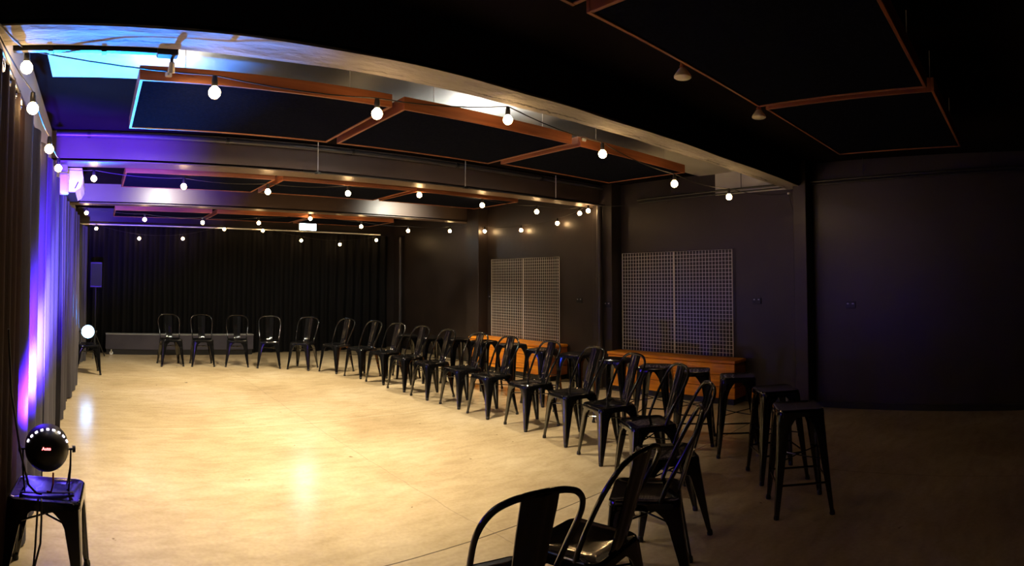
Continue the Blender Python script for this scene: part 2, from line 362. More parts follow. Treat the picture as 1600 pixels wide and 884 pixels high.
# round unlit reflector lamps in front of the near beam
def disc_lamp(x, y, label):
    e = empty('reflector_lamp', (x, y, 2.56), 0, label, 'ceiling lamp', 'round unlit ceiling lamps')
    MB().lathe([(.004, .29), (.03, .29), (.03, .27), (.012, .262), (.012, .06), (.016, .055), (.016, .03)], 16).build('stem', 'cedar_x', e)
    MB().lathe([(.014, .045), (.02, .04), (.040, .012), (.046, .002), (.046, -.006), (.04, -.010), (.001, -.012)], 28).build('lamp_glass', 'cream', e)
disc_lamp(2.56, 1.65, 'larger round cream ceiling lamp, unlit, beside the timber panel edge')
disc_lamp(3.46, 1.64, 'smaller looking round cream ceiling lamp, unlit, at the panel corner')

# ------------------------------------------------------------------ pipes, conduits, hooks
def pipe(pts, r, name, label, cat, m='pipe', extra=None):
    mb = MB().tube(pts, r, 10); o = mb.build(name, m); tag(o, label, cat); return o
pp = pipe([(-.40, 5.42, 2.80), (6.30, 5.42, 2.80)], .026, 'ceiling_pipe', 'long pipe along the top of the middle beam', 'pipe')
for x in (-.1, 1.2, 2.5, 3.8, 5.1): MB().lathe([(.026, x-.015), (.032, x-.015), (.032, x+.015), (.026, x+.015)], 12, (0, 5.42, 2.80), 'x').build('pipe_bracket', 'black_metal', pp)
ct = empty('hanging_conduit', (0, 5.36, 2.545), 0, 'thin black conduit hung on rods under the middle beam', 'conduit')
MB().tube([(1.95, 0, .0), (3.0, 0, .004), (4.2, 0, -.002), (5.6, 0, 0), (6.25, 0, .01)], .010, 8).build('conduit_tube', 'pipe', ct)
for x in (2.10, 3.87, 5.3):
    r_ = MB().tube([(x, 0, .0), (x, 0, ZC-2.545)], .0045, 6).build('hanging_rod', 'steel', ct)
    MB().bbox(x-.03, -.018, -.014, x+.03, .018, .012, .003).build('rod_clamp', 'black_metal', r_, False)
# conduit line along right wall with drop rods
cw = empty('wall_conduit', (6.42, 0, 2.60), 0, 'black double conduit along the top of the right wall', 'conduit')
MB().tube([(0, YN+.1, .07), (0, 0, .06), (0, 2.2, .02), (0, 4.9, 0)], .013, 8).build('conduit_tube', 'black_metal', cw)
MB().tube([(.03, YN+.1, .035), (.03, 0, .03), (.03, 2.2, -.01), (.03, 4.9, -.04)], .009, 8).build('conduit_tube', 'black_metal', cw)
for y in (.3, 1.75, 3.3, 4.35): MB().tube([(0, y, .0), (0, y, ZC-2.60)], .005, 6).build('hanging_rod', 'black_metal', cw)
dp = pipe([(6.22, 5.42, 0), (6.22, 5.42, 2.55)], .042, 'drain_pipe', 'black vertical drain pipe beside the column between mesh panels', 'pipe', 'black_paint')
for z in (.6, 1.5): MB().lathe([(.042, z-.04), (.05, z-.04), (.05, z+.04), (.042, z+.04)], 16, (6.22, 5.42, 0)).build('pipe_collar', 'black_paint', dp)
dp2 = pipe([(6.40, 11.30, 0), (6.40, 11.30, 2.45)], .035, 'drain_pipe', 'thin vertical pipe in the far right corner', 'pipe', 'pipe')
MB().lathe([(.035, 1.2), (.042, 1.2), (.042, 1.27), (.035, 1.27)], 16, (6.40, 11.30, 0)).build('pipe_collar', 'pipe', dp2)

# ------------------------------------------------------------------ curtains
def curtain(pts, z0, z1, amp, wl, name, label, cat, group, m, eyelets=False, seed=0, hem=True):
    # pts: plan polyline; pleats push the cloth sideways from it
    P = [Vector((x, y, 0)) for x, y in pts]; seg = []; total = 0
    for a, b in zip(P, P[1:]): seg.append((total, a, b)); total += (b-a).length
    n = max(12, int(total/wl*10)); rows = 14; cols = []
    rnd = random.Random(seed); ph = rnd.random()*6
    for i in range(n+1):
        s = total*i/n
        for (t0, a, b) in seg:
            if s <= t0+(b-a).length+1e-6: break
        d = (b-a).normalized(); nrm = Vector((d.y, -d.x, 0)); base = a+d*(s-t0)
        cols.append((s, base, nrm, d))
    vs = []; th = .005
    for side in (0, 1):
        for k in range(rows+1):
            t = k/rows; z = z0+(z1-z0)*t
            for (s, base, nrm, d) in cols:
                a = amp*(1.15-.45*t)
                warp = .35*noise.noise(Vector((s*2.1+seed, z*.8, 1)))
                w_ = math.sin(2*PI*s/wl+ph+warp*2.2)
                w_ = math.copysign(abs(w_)**.8, w_)+.35*noise.noise(Vector((s*3+seed*7, z*.5, 2)))
                p = base+nrm*(a*w_+(th if side else 0))+d*(.25*a*math.cos(2*PI*s/wl*2+ph))
                zz = z+(.012*noise.noise(Vector((s*3, seed, 0))) if k == 0 else 0)
                vs.append((p.x, p.y, zz))
    W = n+1; N = W*(rows+1); fs = []
    for k in range(rows):
        for i in range(n):
            a = k*W+i; fs.append((a, a+1, a+W+1, a+W)); fs.append((a+N, a+W+N, a+W+1+N, a+1+N))
    for i in range(n): fs += [(i, i+N, i+1+N, i+1), (rows*W+i, rows*W+i+1, rows*W+i+1+N, rows*W+i+N)]
    for k in range(rows): fs += [(k*W, k*W+W, k*W+W+N, k*W+N), (k*W+n, k*W+n+N, k*W+n+W+N, k*W+n+W)]
    e = empty(name, (P[0].x, P[0].y, z0), 0, label, cat, group)
    o = MB().add([(x-P[0].x, y-P[0].y, z-z0) for x, y, z in vs], fs).build('curtain_cloth', m, e)
    if eyelets:
        s = wl*.25
        while s < total:
            for (t0, a, b) in seg:
                if s <= t0+(b-a).length+1e-6: break
            d = (b-a).normalized(); base = a+d*(s-t0); nrm = Vector((d.y, -d.x, 0))
            c = base+nrm*(amp*.2)
            ring = [(c.x-P[0].x+.028*math.cos(q)*nrm.x*0+.028*math.cos(q)*d.x, c.y-P[0].y+.028*math.cos(q)*d.y, z1-z0-.055+.028*math.sin(q)) for q in [2*PI*k/16 for k in range(16)]]
            MB().tube([(x+nrm.x*amp*.55, y+nrm.y*amp*.55, z) for x, y, z in ring], .006, 6, True).build('eyelet', 'chrome', e)
            s += wl
    return e
GL = 'dark curtains along the left wall'
ZT = 2.42
curtain([(-.422, 2.15), (-.422, 3.12)], .01, ZT, .018, .19, 'curtain', 'near dark curtain, brown from painted bulb light, beside the near stool, with ring eyelets', 'curtain', GL, 'curtain_warm_lit', True, 1)
curtain([(-.405, 3.16), (-.400, 4.10)], .01, ZT-.02, .036, .40, 'curtain', 'dark curtain panel second along the left wall, brown at the top', 'curtain', GL, 'curtain', False, 2)
curtain([(-.400, 4.13), (-.395, 5.68)], .01, ZT-.03, .044, .42, 'curtain', 'curtain panel lit brightest white and purple behind the near stool', 'curtain', GL, 'curtain', False, 3)
curtain([(-.380, 5.72), (-.355, 6.95)], .01, ZT-.10, .048, .42, 'curtain', 'grey purple curtain panel below the white box on the left wall', 'curtain', GL, 'curtain', False, 4)
curtain([(-.335, 7.00), (-.285, 8.12)], .01, ZT-.10, .048, .40, 'curtain', 'navy curtain panel just in front of the blue light', 'curtain', GL, 'curtain', False, 5)
curtain([(-.40, 8.30), (-.385, 9.50), (-.19, 10.45)], .01, 2.36, .036, .22, 'curtain', 'grey curtain panel at the far end of the left wall', 'curtain', GL, 'curtain', False, 6)
rl = MB().tube([(-.415, 2.1, ZT+.0), (-.41, 4.0, ZT-.02), (-.395, 5.7, ZT-.03)], .010, 8).build('curtain_rod', 'black_metal'); tag(rl, 'thin black rod carrying the curtains along the left wall', 'curtain rod')
curtain([(6.2, 11.55), (-.30, 11.55)], .01, 2.48, .035, .20, 'stage_curtain', 'wide black pleated curtain across the back wall', 'curtain', None, 'curtain_black', False, 9)
br = empty('curtain_rail', (0, 11.42, 2.495), 0, 'thin pale rail above the black back curtain', 'curtain rail')
MB().tube([(-.33, 0, 0), (5.96, 0, -.004)], .013, 10).build('rail_tube', 'steel', br)
for x in (.6, 2.2, 3.8, 5.4): MB().bbox(x-.008, -.008, 0, x+.008, .13, .012, .001).build('rail_bracket', 'steel', br, False)
MB().tube([(-.33, 0, 0), (-.345, -.02, .015), (-.36, 0, .03)], .008, 8).build('rail_end', 'chrome', br)

# ------------------------------------------------------------------ air conditioner, box, hooks on the left wall
ac = empty('air_conditioner', (-.45, 6.02, 2.355), 0, 'white wall mounted air conditioner at the top of the left wall', 'air conditioner')
prof = [(0, .0), (.20, .0), (.255, .035), (.285, .09), (.29, .15), (.275, .245), (0, .245)]
rings = [[(x*s, y, .12+(z-.12)*s) for x, z in prof] for y, s in ((0, .97), (.012, 1), (.82, 1), (.832, .97))]
MB().loft(rings).build('casing', 'white_plastic', ac, False)
MB().add([(.20, -.004, .03), (.212, -.004, .03), (.245, -.004, .10), (.233, -.004, .10), (.20, .01, .03), (.212, .01, .03), (.245, .01, .10), (.233, .01, .10)], [(0, 1, 2, 3), (4, 7, 6, 5), (0, 4, 5, 1), (1, 5, 6, 2), (2, 6, 7, 3), (3, 7, 4, 0)]).build('side_slot', 'black_metal', ac, False)
MB().bbox(.05, .05, -.006, .21, .78, .004, .002).build('air_outlet', 'black_metal', ac, False)
jb = empty('junction_box', (-.41, 5.60, 2.275), 0, 'white square box on the left wall in front of the air conditioner', 'box')
MB().bbox(-.04, -.05, 0, .12, .10, .19, .01).build('box_body', 'white_plastic', jb, False)
MB().bbox(-.03, -.058, .015, .11, -.05, .175, .004).build('box_lid', 'white_plastic', jb, False)
gb = MB().bbox(-.36, 5.55, 2.485, -.30, 5.62, 2.545, .004).build('small_bracket', 'grey_metal', smooth=False); tag(gb, 'small grey square bracket above the white wall box', 'bracket')

# ------------------------------------------------------------------ festoon strings
def catenary(a, b, sag, n=8):
    a, b = Vector(a), Vector(b)
    return [tuple(a.lerp(b, i/n)-Vector((0, 0, sag*4*(i/n)*(1-i/n)))) for i in range(n+1)]
_hold = MB().lathe([(.004, .085), (.012, .082), (.0155, .06), (.0155, .032), (.012, .026)], 12)
def bulb_mesh():
    b = MB(); pr = []
    for k in range(11):
        a = PI*k/10; pr.append((max(.0012, .030*math.sin(a)), -.030*math.cos(a)))
    pr[-2] = (.014, .028); pr[-1] = (.013, .036)
    return b.lathe(pr, 16)
BULB = None; HOLD = None
def festoon(name, bulbs, anchors, label, cat='string lights'):
    """bulbs: glass centres; anchors: (start, end) cable hooks"""
    global BULB, HOLD
    e = empty(name, anchors[0], 0, label, cat, 'festoon strings of warm bulbs')
    o0 = Vector(anchors[0]); top = [Vector(b)+Vector((0, 0, .085)) for b in bulbs]
    knots = [Vector(anchors[0])]+top+[Vector(p) for p in anchors[1:]]
    path = []
    for a, b in zip(knots, knots[1:]):
        seg = catenary(a, b, min(.035, .03*(b-a).length), 6); path += seg if not path else seg[1:]
    MB().tube([Vector(p)-o0 for p in path], .0035, 6).build('cable', 'cord', e)
    for b in bulbs:
        if BULB is None:
            ob = bulb_mesh().build('light_bulb', 'bulb', e); BULB = ob.data
            oh = _hold.build('lamp_holder', 'black_metal', ob); HOLD = oh.data
        else:
            ob = bpy.data.objects.new('light_bulb', BULB); COL.objects.link(ob); ob.parent = e
            oh = bpy.data.objects.new('lamp_holder', HOLD); COL.objects.link(oh); oh.parent = ob
        ob.location = Vector(b)-o0
    return e
festoon('festoon_lights', [(x, 2.79, z) for x, z in ((-.36, 2.49), (.55, 2.40), (1.43, 2.39), (2.34, 2.50), (3.24, 2.42), (4.18, 2.32), (5.16, 2.32))],
        [(-.445, 2.40, 2.56), (6.40, 2.69, 2.50)], 'string of large warm bulbs hung just behind the near beam')
festoon('festoon_lights', [(x, 5.83, z) for x, z in ((-.05, 2.46), (.85, 2.41), (1.73, 2.40), (2.64, 2.44), (3.55, 2.49), (4.47, 2.44), (5.40, 2.43))]+[(6.22, 5.80, 2.47)],
        [(-.40, 5.75, 2.54), (6.46, 5.70, 2.56)], 'string of warm bulbs hung just behind the middle beam')
festoon('festoon_lights', [(x, 9.05, z) for x, z in ((-.18, 2.46), (.72, 2.38), (1.63, 2.36), (2.54, 2.39), (3.42, 2.50), (4.35, 2.41), (5.28, 2.38), (6.18, 2.42))],
        [(-.30, 9.0, 2.54), (6.48, 9.0, 2.53)], 'string of warm bulbs hung just behind the far beam')
festoon('festoon_lights', [(x, 11.30, z) for x, z in ((-.03, 2.40), (.80, 2.23), (1.65, 2.25), (2.47, 2.46), (3.26, 2.46), (4.08, 2.29), (4.94, 2.24), (5.80, 2.36))],
        [(-.448, 11.30, 2.48), (6.488, 11.25, 2.49)], 'string of warm bulbs hung in front of the black back curtain')
festoon('festoon_lights', [(6.36, 8.22, 2.37), (6.40, 7.29, 2.33), (6.38, 6.42, 2.38), (6.14, 5.56, 2.48)],
        [(6.47, 9.1, 2.50), (6.26, 5.0, 2.52)], 'string of warm bulbs running along the right wall above the mesh panel')
festoon('festoon_lights', [(-.345, 2.96, 2.34), (-.335, 3.88, 2.33), (-.335, 4.80, 2.37)],
        [(-.44, 2.2, 2.50), (-.38, 5.50, 2.50)], 'string of warm bulbs running along the top of the left curtains')
hk = empty('wall_hook', (6.40, 2.66, 2.50), 0, 'white hook holding a loose cord beside the near column', 'hook')
MB().lathe([(.004, -.012), (.014, -.01), (.016, 0), (.014, .01), (.004, .012)], 14).build('hook_ball', 'white_plastic', hk)
MB().tube([(0, 0, -.01), (-.02, -.05, -.18), (-.06, -.11, -.33), (-.09, -.16, -.42)], .005, 6).build('loose_cord', 'cord', hk)

for x, z, hh, lb in ((.35, 2.555, .022, 'small white cable clip on the rim of the leftmost near panel'), (3.30, 2.575, .022, 'small white cable clip at the left corner of the rightmost near panel')):
    ccl = empty('cable_clip', (x, 3.036, z), 0, lb, 'clip', 'white clips holding the bulb string')
    MB().bbox(-.018, -.016, -hh/2, .018, .003, hh/2, .003).build('clip_body', 'white_plastic', ccl, False)
    MB().lathe([(.003, -.02), (.006, -.019), (.006, -.016), (.003, -.016)], 10, axis='y').build('screw_head', 'grey_metal', ccl)
# ------------------------------------------------------------------ wire mesh panels and benches
def gridwall(y0, y1, z0, z1, label, cols=18, rows=28):
    e = empty('wire_mesh_panel', (XR-.035, y0, z0), 0, label, 'wire mesh panel', 'pale wire mesh wall panels')
    Hh = z1-z0; half = (y1-y0)/2
    for h in (0, 1):
        a = h*half+(.006 if h else 0); b = a+half-.006
        MB().tube([(0, a, 0), (0, b, 0), (0, b, Hh), (0, a, Hh)], .007, 8, True).build('mesh_frame', 'steel', e)
        mb = MB(); r = .0024
        for i in range(1, cols):
            y = a+(b-a)*i/cols; mb.box(-r, y-r, 0, r, y+r, Hh)
        for k in range(1, rows):
            z = Hh*k/rows; mb.box(-r-.004, a, z-r, r-.004, b, z+r)
        mb.build('wire_mesh', 'steel', e, False)
    for y in (.15, half, half*2-.15):
        MB().bbox(0, y-.01, Hh-.16, .036, y+.01, Hh-.14, .002).build('wall_clip', 'black_metal', e, False)
gridwall(6.46, 8.14, .535, 1.868, 'pale wire mesh double panel above the far wooden bench')
gridwall(3.46, 5.20, .535, 1.872, 'larger looking pale wire mesh double panel above the near wooden bench')
def bench(y0, y1, x0, label):
    L_ = y1-y0; D = XR-.02-x0
    e = empty('wooden_bench', (x0, y0, 0), 0, label, 'bench', 'orange pine box benches')
    MB().bbox(-.012, -.012, .495, D, L_+.012, .53, .005).build('bench_top', 'pine_y', e, False)
    for k in range(3):
        z = .075+k*.14
        MB().bbox(0, 0, z, .02, L_, z+.134, .004).build('front_board', 'pine_y', e, False)
        MB().bbox(.02, 0, z, D, .02, z+.134, .004).build('side_board', 'cedar_x', e, False)
        MB().bbox(.02, L_-.02, z, D, L_, z+.134, .004).build('side_board', 'cedar_x', e, False)
    MB().box(.03, .03, 0, D-.02, L_-.03, .08).build('plinth', 'black_metal', e, False)
bench(6.30, 8.32, 6.10, 'orange pine box bench under the far wire mesh panel')
bench(3.30, 5.24, 6.18, 'orange pine box bench under the near wire mesh panel')
def socket(x, y, z, label, sw=2):
    e = empty('wall_socket', (x, y, z), 0, label, 'wall socket', 'black wall sockets')
    MB().bbox(-.012, -.06, -.038, 0, .06, .038, .003).build('socket_plate', 'black_metal', e, False)
    for s in (-1, 1): MB().bbox(-.016, s*.03-.012, .008, -.012, s*.03+.012, .024, .001).build('socket_switch', 'grey_metal', e, False)
socket(XR, 6.06, 1.20, 'black double wall socket just right of the far mesh panel')
socket(XR, 8.20, 1.20, 'black double wall socket just left of the far mesh panel')
socket(XR, 3.14, 1.23, 'black double wall socket just right of the near mesh panel')
socket(6.28, 5.33, 1.16, 'black double wall socket with pale switches on the column between mesh panels')
socket(XR, 1.95, 1.18, 'black double wall socket on the dark wall at the right')

# ------------------------------------------------------------------ back of the room: stage riser, speaker, sign
st = empty('stage_riser', (.20, 11.30, 0), 0, 'low dark grey stage platform in front of the black back curtain', 'stage')
MB().bbox(0, 0, .10, 2.90, .20, .385, .004).build('platform', 'stage', st, False)
MB().bbox(-.004, -.006, .382, 2.905, .2, .396, .002).build('edge_trim', 'grey_metal', st, False)
MB().box(.02, .02, 0, 2.88, .18, .10).build('base', 'black_metal', st, False)
cs = empty('caster_wheel', (.31, 11.24, .035), 0, 'small white caster wheel at the left corner of the stage platform', 'wheel')
MB().lathe([(.008, -.012), (.032, -.012), (.035, 0), (.032, .012), (.008, .012)], 18, axis='y').build('wheel', 'white_plastic', cs)
MB().bbox(-.012, -.018, .0, .012, .018, .075, .004).build('fork', 'chrome', cs, False)
sp = empty('loudspeaker', (-.01, 10.85, 1.28), 0, 'black loudspeaker on a stand beside the far left curtain', 'loudspeaker')
MB().bbox(-.11, -.10, 0, .11, .14, .47, .012).build('cabinet', 'black_metal', sp, False)
MB().bbox(-.095, -.106, .03, .095, -.10, .44, .004).build('grille', 'rubber', sp, False)
ss = empty('speaker_stand', (-.01, 10.87, 0), 0, 'black tripod stand under the loudspeaker', 'speaker stand')
MB().tube([(0, 0, .12), (0, 0, 1.285)], .017, 10).build('pole', 'black_metal', ss)
for a in (.4, 2.5, 4.6): MB().tube([(0, 0, .45), (.26*math.cos(a)*.8, .26*math.sin(a), .012)], .011, 8).build('leg', 'black_metal', ss)
MB().lathe([(.017, .42), (.03, .42), (.03, .49), (.017, .49)], 12).build('collar', 'black_metal', ss)
sg = empty('exit_sign', (4.12, 11.05, 2.475), 0, 'glowing blue white box sign hung over the back curtain rail', 'sign')
MB().bbox(-.185, -.02, 0, .185, .04, .235, .012).build('sign_case', 'white_plastic', sg, False)
MB().bbox(-.175, -.026, .01, .175, -.02, .225, .002).build('lit_face', 'sign_face', sg, False)
for x in (-.12, .12): MB().tube([(x, .01, .23), (x, .01, .37)], .004, 6).build('hanging_rod', 'steel', sg)

# ------------------------------------------------------------------ metal furniture
def rrect(hx, hy, r, z, n=6, cx=0, cy=0):
    out = []
    for (sx, sy, a0) in ((1, 1, 0), (-1, 1, PI/2), (-1, -1, PI), (1, -1, 3*PI/2)):
        for k in range(n+1):
            a = a0+PI/2*k/n; out.append((cx+sx*(hx-r)+r*math.cos(a), cy+sy*(hy-r)+r*math.sin(a), z))
    return out
def seat_mb(hx, hy, h, dish=.006, r=.05):
    return MB().loft([rrect(hx-.012, hy-.012, r-.008, h-.040), rrect(hx+.006, hy+.006, r, h-.042), rrect(hx+.004, hy+.004, r, h-.018), rrect(hx+.001, hy+.001, r, h-.006),
                      rrect(hx-.006, hy-.006, r, h), rrect(hx-.014, hy-.014, r-.01, h-.001), rrect(hx-.024, hy-.024, r-.015, h-.005), rrect(hx*.5, hy*.5, .03, h-.005-dish), rrect(hx*.12, hy*.12, .015, h-.006-dish)])
def leg_mb(sx, sy, tx, ty, fx, fy, h, wtop, wbot):
    """folded sheet leg: an L section at the corner, flaring into the apron at the top"""
    rings = []; T = [0, .06, .3, .6, .8, .88, .94, .98, 1]
    for t in T:
        z = .004+(h-.026-.004)*t
        cx = fx+(tx-fx)*t; cyy = fy+(ty-fy)*t
        base = wbot+(wtop*.50-wbot)*min(1, t/.82)
        wd = base if t <= .8 else base+(wtop-base)*((t-.8)/.2)**1.8
        th = .012 if t < .8 else .008
        c = min(.020, wd*.45)
        pts = [(0, -wd), (0, -c), (-c*.3, -c*.3), (-c, 0), (-wd, 0), (-wd, -th), (-c-th*.2, -th), (-th, -c-th*.2), (-th, -wd)]
        rings.append([(sx*(cx+px), sy*(cyy+py), z) for px, py in pts])
    return MB().loft(rings)
def foot_mb(sx, sy, fx, fy):
    return MB().lathe([(.010, 0), (.017, .001), (.018, .012), (.014, .03), (.008, .034)], 10, (sx*(fx-.014), sy*(fy-.014), 0))
def brace_mb(tx, ty, z, fx=None, fy=None, r=.005):
    b = MB(); x, y = tx-.012, ty-.012
    b.tube([(-x, -y, z), (0, 0, z+.004), (x, y, z)], r, 8); b.tube([(-x, y, z), (0, 0, z-.004), (x, -y, z)], r, 8); return b
def low_seat_furniture(name, hoop, label, cat, group):
    e = empty(name, (0, 0, 0), 0, label, cat, group)
    hs = .172; h = .45
    seat_mb(hs, hs, h).build('seat', 'lacquer', e)
    for sx in (-1, 1):
        for sy in (-1, 1):
            fy = .205 if sy < 0 or not hoop else .235
            lg = leg_mb(sx, sy, hs, hs, .202, fy, h, .15, .026).build('leg', 'lacquer', e)
            foot_mb(sx, sy, .202, fy).build('rubber_foot', 'rubber', lg)
    brace_mb(.180, .180, .33).build('cross_brace', 'lacquer', e)
    if hoop:
        prof = [(.163, .072, .425), (.167, .100, .50), (.178, .150, .60), (.188, .200, .69), (.188, .232, .745), (.174, .257, .79), (.145, .272, .822), (.10, .281, .840), (.05, .284, .847), (0, .285, .849)]
        pts = [(-x, y, z) for x, y, z in prof]+[(x, y, z) for x, y, z in prof[:-1][::-1]]
        # smooth the path
        P = [Vector(p) for p in pts]; out = []
        for i in range(len(P)-1):
            p0, p1, p2, p3 = P[max(i-1, 0)], P[i], P[i+1], P[min(i+2, len(P)-1)]
            for k in range(4):
                t = k/4; out.append(.5*((2*p1)+(p2-p0)*t+(2*p0-5*p1+4*p2-p3)*t*t+(-p0+3*p1-3*p2+p3)*t**3))
        out.append(P[-1])
        MB().tube(out, .0108, 10).build('back_hoop', 'lacquer', e)
        rows = [(.068, .283, .842), (.068, .268, .79), (.066, .245, .72), (.063, .218, .63), (.059, .190, .54), (.056, .168, .47), (.054, .152, .444)]
        n = 12; vs = []
        for side in (0, 1):
            for (wd, y, z) in rows:
                for i in range(n+1):
                    u = -1+2*i/n; bow = .012*(1-u*u)-.004*math.exp(-((abs(u)-.45)/.16)**2)
                    vs.append((u*wd, y+bow+(.005 if side else 0), z))
        W = n+1; N = W*len(rows); fs = []
        for k in range(len(rows)-1):
            for i in range(n):
                a = k*W+i; fs += [(a, a+1, a+W+1, a+W), (a+N, a+W+N, a+W+1+N, a+1+N)]
            fs += [(k*W, k*W+W, k*W+W+N, k*W+N), (k*W+n, k*W+n+N, k*W+W+n+N, k*W+W+n)]
        for i in range(n): a = (len(rows)-1)*W+i; fs += [(i, i+N, i+1+N, i+1), (a, a+1, a+1+N, a+N)]
        MB().add(vs, fs).build('back_splat', 'lacquer', e)
    return e
def bar_stool(label, group):
    e = empty('bar_stool', (0, 0, 0), 0, label, 'bar stool', group)
    hs = .148; h = .66; f = .193
    seat_mb(hs, hs, h, .003, .045).build('seat', 'lacquer', e)
    for sx in (-1, 1):
        for sy in (-1, 1):
            lg = leg_mb(sx, sy, hs, hs, f, f, h, .135, .028).build('leg', 'lacquer', e)
            foot_mb(sx, sy, f, f).build('rubber_foot', 'rubber', lg)
    z = .20; q = f-(f-hs)*z/h-.012
    MB().tube([(-q, -q, z), (q, -q, z), (q, q, z), (-q, q, z)], .0075, 8, True).build('foot_rail', 'lacquer', e)
    z2 = .34; q2 = f-(f-hs)*z2/h
    brace_mb(q2, q2, z2, r=.0045).build('cross_brace', 'lacquer', e)
    return e

# chairs: front feet A (viewer's left) and B, on the floor
CH = [((1.10, 9.83), (1.51, 9.86), 'black metal chair at the far left end of the curved row'),
 ((1.62, 9.82), (2.02, 9.79), 'black metal chair second from the far left, warm reflection on its back'),
 ((2.18, 9.75), (2.58, 9.66), 'black metal chair third from the far left, before the stage platform end'),
 ((2.68, 9.53), (3.06, 9.41), 'black metal chair fourth from the far left, facing the camera'),
 ((3.15, 9.34), (3.44, 9.07), 'black metal chair fifth from the far left, turned slightly with a gap on its left'),
 ((3.58, 9.00), (3.75, 8.62), 'black metal chair where the row bends, sixth from the far left'),
 ((3.79, 8.45), (3.90, 8.06), 'black metal chair seventh from the far left, before the corner pipe'),
 ((3.88, 7.86), (3.98, 7.48), 'black metal chair eighth from the far left of the curved row'),
 ((3.92, 7.26), (3.97, 6.87), 'black metal chair ninth from the far left of the curved row'),
 ((3.94, 6.66), (3.95, 6.26), 'black metal chair tenth from the far left, left of the far bench'),
 ((3.98, 6.03), (3.99, 5.63), 'black metal chair in front of the left end of the far bench'),
 ((3.96, 5.44), (3.95, 5.03), 'black metal chair in front of the middle of the far mesh panel'),
 ((3.97, 4.79), (3.92, 4.38), 'black metal chair in front of the right end of the far bench'),
 ((3.91, 4.13), (3.82, 3.73), 'black metal chair before the column between the two benches'),
 ((3.75, 3.53), (3.62, 3.14), 'black metal chair in front of the left end of the near bench'),
 ((3.50, 2.91), (3.28, 2.56), 'black metal chair before the near bench with bright left seat edge'),
 ((3.01, 2.36), (2.72, 2.07), 'black metal chair with narrow side-on hoop beside the bar stools'),
 ((2.46, 2.06), (2.13, 1.84), 'black metal chair seen from behind at the turn of the row, second hoop inside another'),
 ((1.955, 1.865), (1.555, 1.81), 'black metal chair at lower centre with pale glare on its seat'),
 ((1.547, 1.751), (1.157, 1.839), 'nearest black metal chair, its back hoop cut by the bottom edge')]
proto = None
for (A, B, lb) in CH:
    A, B = Vector((*A, 0)), Vector((*B, 0)); mid = (A+B)/2; d = (B-A).normalized()
    face = Vector((d.y, -d.x, 0)); ang = math.atan2(face.y, face.x)+PI/2       # local front is -Y
    loc = mid-face*.19
    if proto is None:
        proto = low_seat_furniture('metal_chair', True, lb, 'chair', 'black metal chairs in a curved row'); c = proto
    else: c = copy_tree(proto)
    c.location = loc; c.rotation_euler.z = ang; c['label'] = lb
# bar stools: centre, rotation
ST = [((3.63, 1.47), -1.0, 'nearest tall black bar stool, standing at the right end'),
 ((4.15, 1.86), .75, 'tall black bar stool behind the nearest one, blue glint on its leg'),
 ((4.575, 2.415), -1.02, 'tall black bar stool off the right end of the near bench'),
 ((4.68, 2.93), -1.1, 'tall black bar stool before the right half of the near bench'),
 ((4.72, 3.40), -1.2, 'tall black bar stool before the middle of the near bench'),
 ((4.90, 4.05), -1.3, 'tall black bar stool before the left end of the near bench'),
 ((4.96, 4.70), -1.4, 'tall black bar stool between the two benches'),
 ((4.99, 5.30), -1.5, 'tall black bar stool before the right half of the far bench'),
 ((5.09, 5.98), -1.57, 'tall black bar stool before the middle of the far bench'),
 ((5.06, 6.55), -1.6, 'tall black bar stool before the left end of the far bench'),
 ((4.93, 7.02), -1.7, 'tall black bar stool just left of the far bench'),
 ((4.75, 7.45), -1.8, 'tall black bar stool second left of the far bench, behind the chairs'),
 ((4.62, 7.95), -1.9, 'farthest tall black bar stool, behind the chairs')]
proto = None
for (p, a, lb) in ST:
    if proto is None: proto = bar_stool(lb, 'tall black bar stools behind the chairs'); c = proto
    else: c = copy_tree(proto)
    c.location = (*p, 0); c.rotation_euler.z = a; c['label'] = lb

s1 = low_seat_furniture('low_stool', False, 'low black metal stool carrying the near purple stage light', 'stool', 'low black stools carrying the stage lights')
s1.location = (-.215, 2.90, 0); s1.rotation_euler.z = -.06
s2 = copy_tree(s1); s2.location = (-.115, 9.10, 0); s2.rotation_euler.z = .1; s2['label'] = 'low black metal stool carrying the far blue stage light'

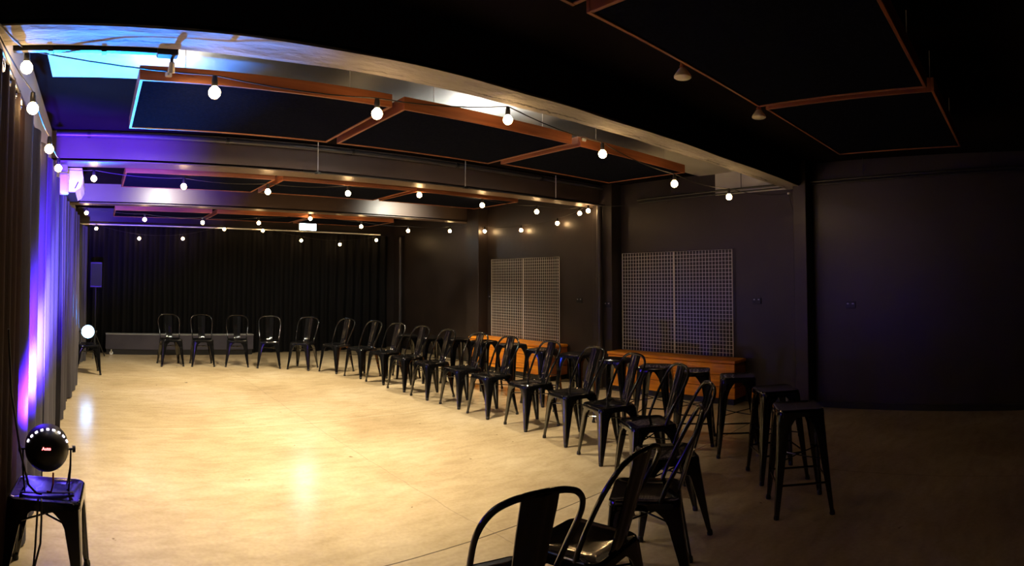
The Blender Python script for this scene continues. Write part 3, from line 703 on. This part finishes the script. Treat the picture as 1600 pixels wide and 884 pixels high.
# ------------------------------------------------------------------ LED par cans
def par_can(loc, rz, label, lens_mat, display):
    """faces local +Y; sits on a seat at z 0"""
    e = empty('stage_light', loc, rz, label, 'stage light', 'round LED stage lights')
    cz = .19; R_ = .108
    tilt = .10
    def T(o): o.location = (0, 0, cz); o.rotation_euler = (tilt, 0, 0); return o
    T(MB().lathe([(.001, -.085), (.045, -.084), (.075, -.072), (.097, -.045), (R_, -.01), (R_, .055), (R_-.006, .06), (R_-.008, .045), (.001, .045)], 36, axis='y').build('lamp_housing', 'black_metal', e))
    lens = T(MB().lathe([(.001, .046), (R_-.012, .046), (R_-.012, .052), (.001, .052)], 36, axis='y').build('lens_plate', lens_mat, e))
    for ring, cnt in ((.03, 6), (.06, 12), (.084, 18)):
        for k in range(cnt):
            a = 2*PI*k/cnt
            MB().lathe([(.001, .052), (.0105, .052), (.008, .059), (.001, .060)], 10, (ring*math.cos(a), 0, ring*math.sin(a)), axis='y').build('lens', lens_mat, lens)
    if display:
        vent = MB()
        for k in range(9):
            a = PI*(.15+.7*k/8); c = Vector((R_*.985*math.cos(a), -.012, R_*.985*math.sin(a)))
            t = Vector((-math.sin(a), 0, math.cos(a)))*.0065; nn = Vector((math.cos(a), 0, math.sin(a)))*.003; yy = Vector((0, .010, 0))
            vs = [c+s1_*t+s2_*nn+s3_*yy-Vector((0, .012, 0)) for s3_ in (0, 1) for s2_ in (-1, 1) for s1_ in (-1, 1)]
            vent.add(vs, [(0, 2, 3, 1), (4, 5, 7, 6), (0, 1, 5, 4), (2, 6, 7, 3), (0, 4, 6, 2), (1, 3, 7, 5)])
        T(vent.build('glowing_vents', 'led_white', e, False))
        fc = bpy.data.curves.new('digits', 'FONT'); fc.body = 'Auto'; fc.size = .021; fc.align_x = 'CENTER'; fc.align_y = 'CENTER'; fc.extrude = .0006; fc.offset = .0003
        to = bpy.data.objects.new('tmp', fc); COL.objects.link(to)
        me = bpy.data.meshes.new_from_object(to); bpy.data.objects.remove(to)
        me.materials.append(M['red_glow']); d = bpy.data.objects.new('display_digits', me); COL.objects.link(d); d.parent = e
        d.location = (-.008, -.089, cz+.026); d.rotation_euler = (PI/2+tilt, 0, 0)
        MB().bbox(-.034, -.0885, cz+.013, .018, -.078, cz+.040, .002).build('display_window', 'rubber', e, False)
    # yoke: two straps, knobs, floor bar
    for s in (-1, 1):
        x = s*(R_+.010)
        MB().tube([(x, 0, cz), (x, .01, .10), (x*.93, .03, .02), (x*.9, .04, .006)], .0042, 8).build('yoke_strap', 'black_metal', e)
        MB().tube([(x, 0, cz), (x*.98, -.03, .10), (x*.9, -.06, .006)], .0042, 8).build('yoke_strap', 'black_metal', e)
        MB().lathe([(.005, s*R_*.98), (.006, s*(R_+.018)), (.017, s*(R_+.018)), (.017, s*(R_+.032)), (.004, s*(R_+.034))], 12, (0, 0, cz), axis='x').build('knob', 'black_metal', e)
    MB().bbox(-.13, -.080, 0, .13, -.055, .006, .002).build('base_bar', 'black_metal', e, False)
    return e
pc = par_can((-.225, 2.92, .447), .14, 'round black LED stage light with red display on the near stool', 'led_purple', True)
MB().tube([(.03, -.05, .09), (.028, -.09, .05), (.02, -.08, .01), (.0, -.07, .008)], .0045, 6).build('orange_lead', 'orange_cord', pc)
par_can((-.115, 9.05, .447), PI+.02, 'glowing blue white LED stage light on the far stool', 'led_blue', False)
k1 = MB().tube([(-.385, 2.6, 1.25), (-.375, 2.68, .95), (-.34, 2.78, .66), (-.30, 2.80, .50), (-.262, 2.815, .457), (-.235, 2.81, .456)], .0055, 8).build('power_cable', 'cord'); tag(k1, 'black power cable running up from the near stage light across the curtain', 'cable')
k2 = MB().tube([(-.245, 2.735, .462), (-.245, 2.722, .455), (-.246, 2.712, .40), (-.252, 2.72, .25), (-.262, 2.735, .12), (-.235, 2.75, .045), (-.27, 2.77, .006), (-.33, 2.80, .006)], .005, 8).build('power_cable', 'cord'); tag(k2, 'black cable hanging straight down in front of the near stool', 'cable')
k3 = MB().tube([(-.232, 2.735, .462), (-.230, 2.720, .455), (-.226, 2.708, .38), (-.228, 2.71, .27), (-.255, 2.72, .15), (-.27, 2.735, .05), (-.30, 2.74, .006), (-.36, 2.72, .006)], .005, 8).build('power_cable', 'cord'); tag(k3, 'black cable hanging with a loop under the near stool', 'cable')
k4 = MB().tube([(-.18, 8.98, .60), (-.21, 8.9, .66), (-.235, 8.8, .72), (-.24, 8.72, .80)], .004, 6).build('power_cable', 'cord'); tag(k4, 'thin cable rising from the far blue stage light to the curtain', 'cable')
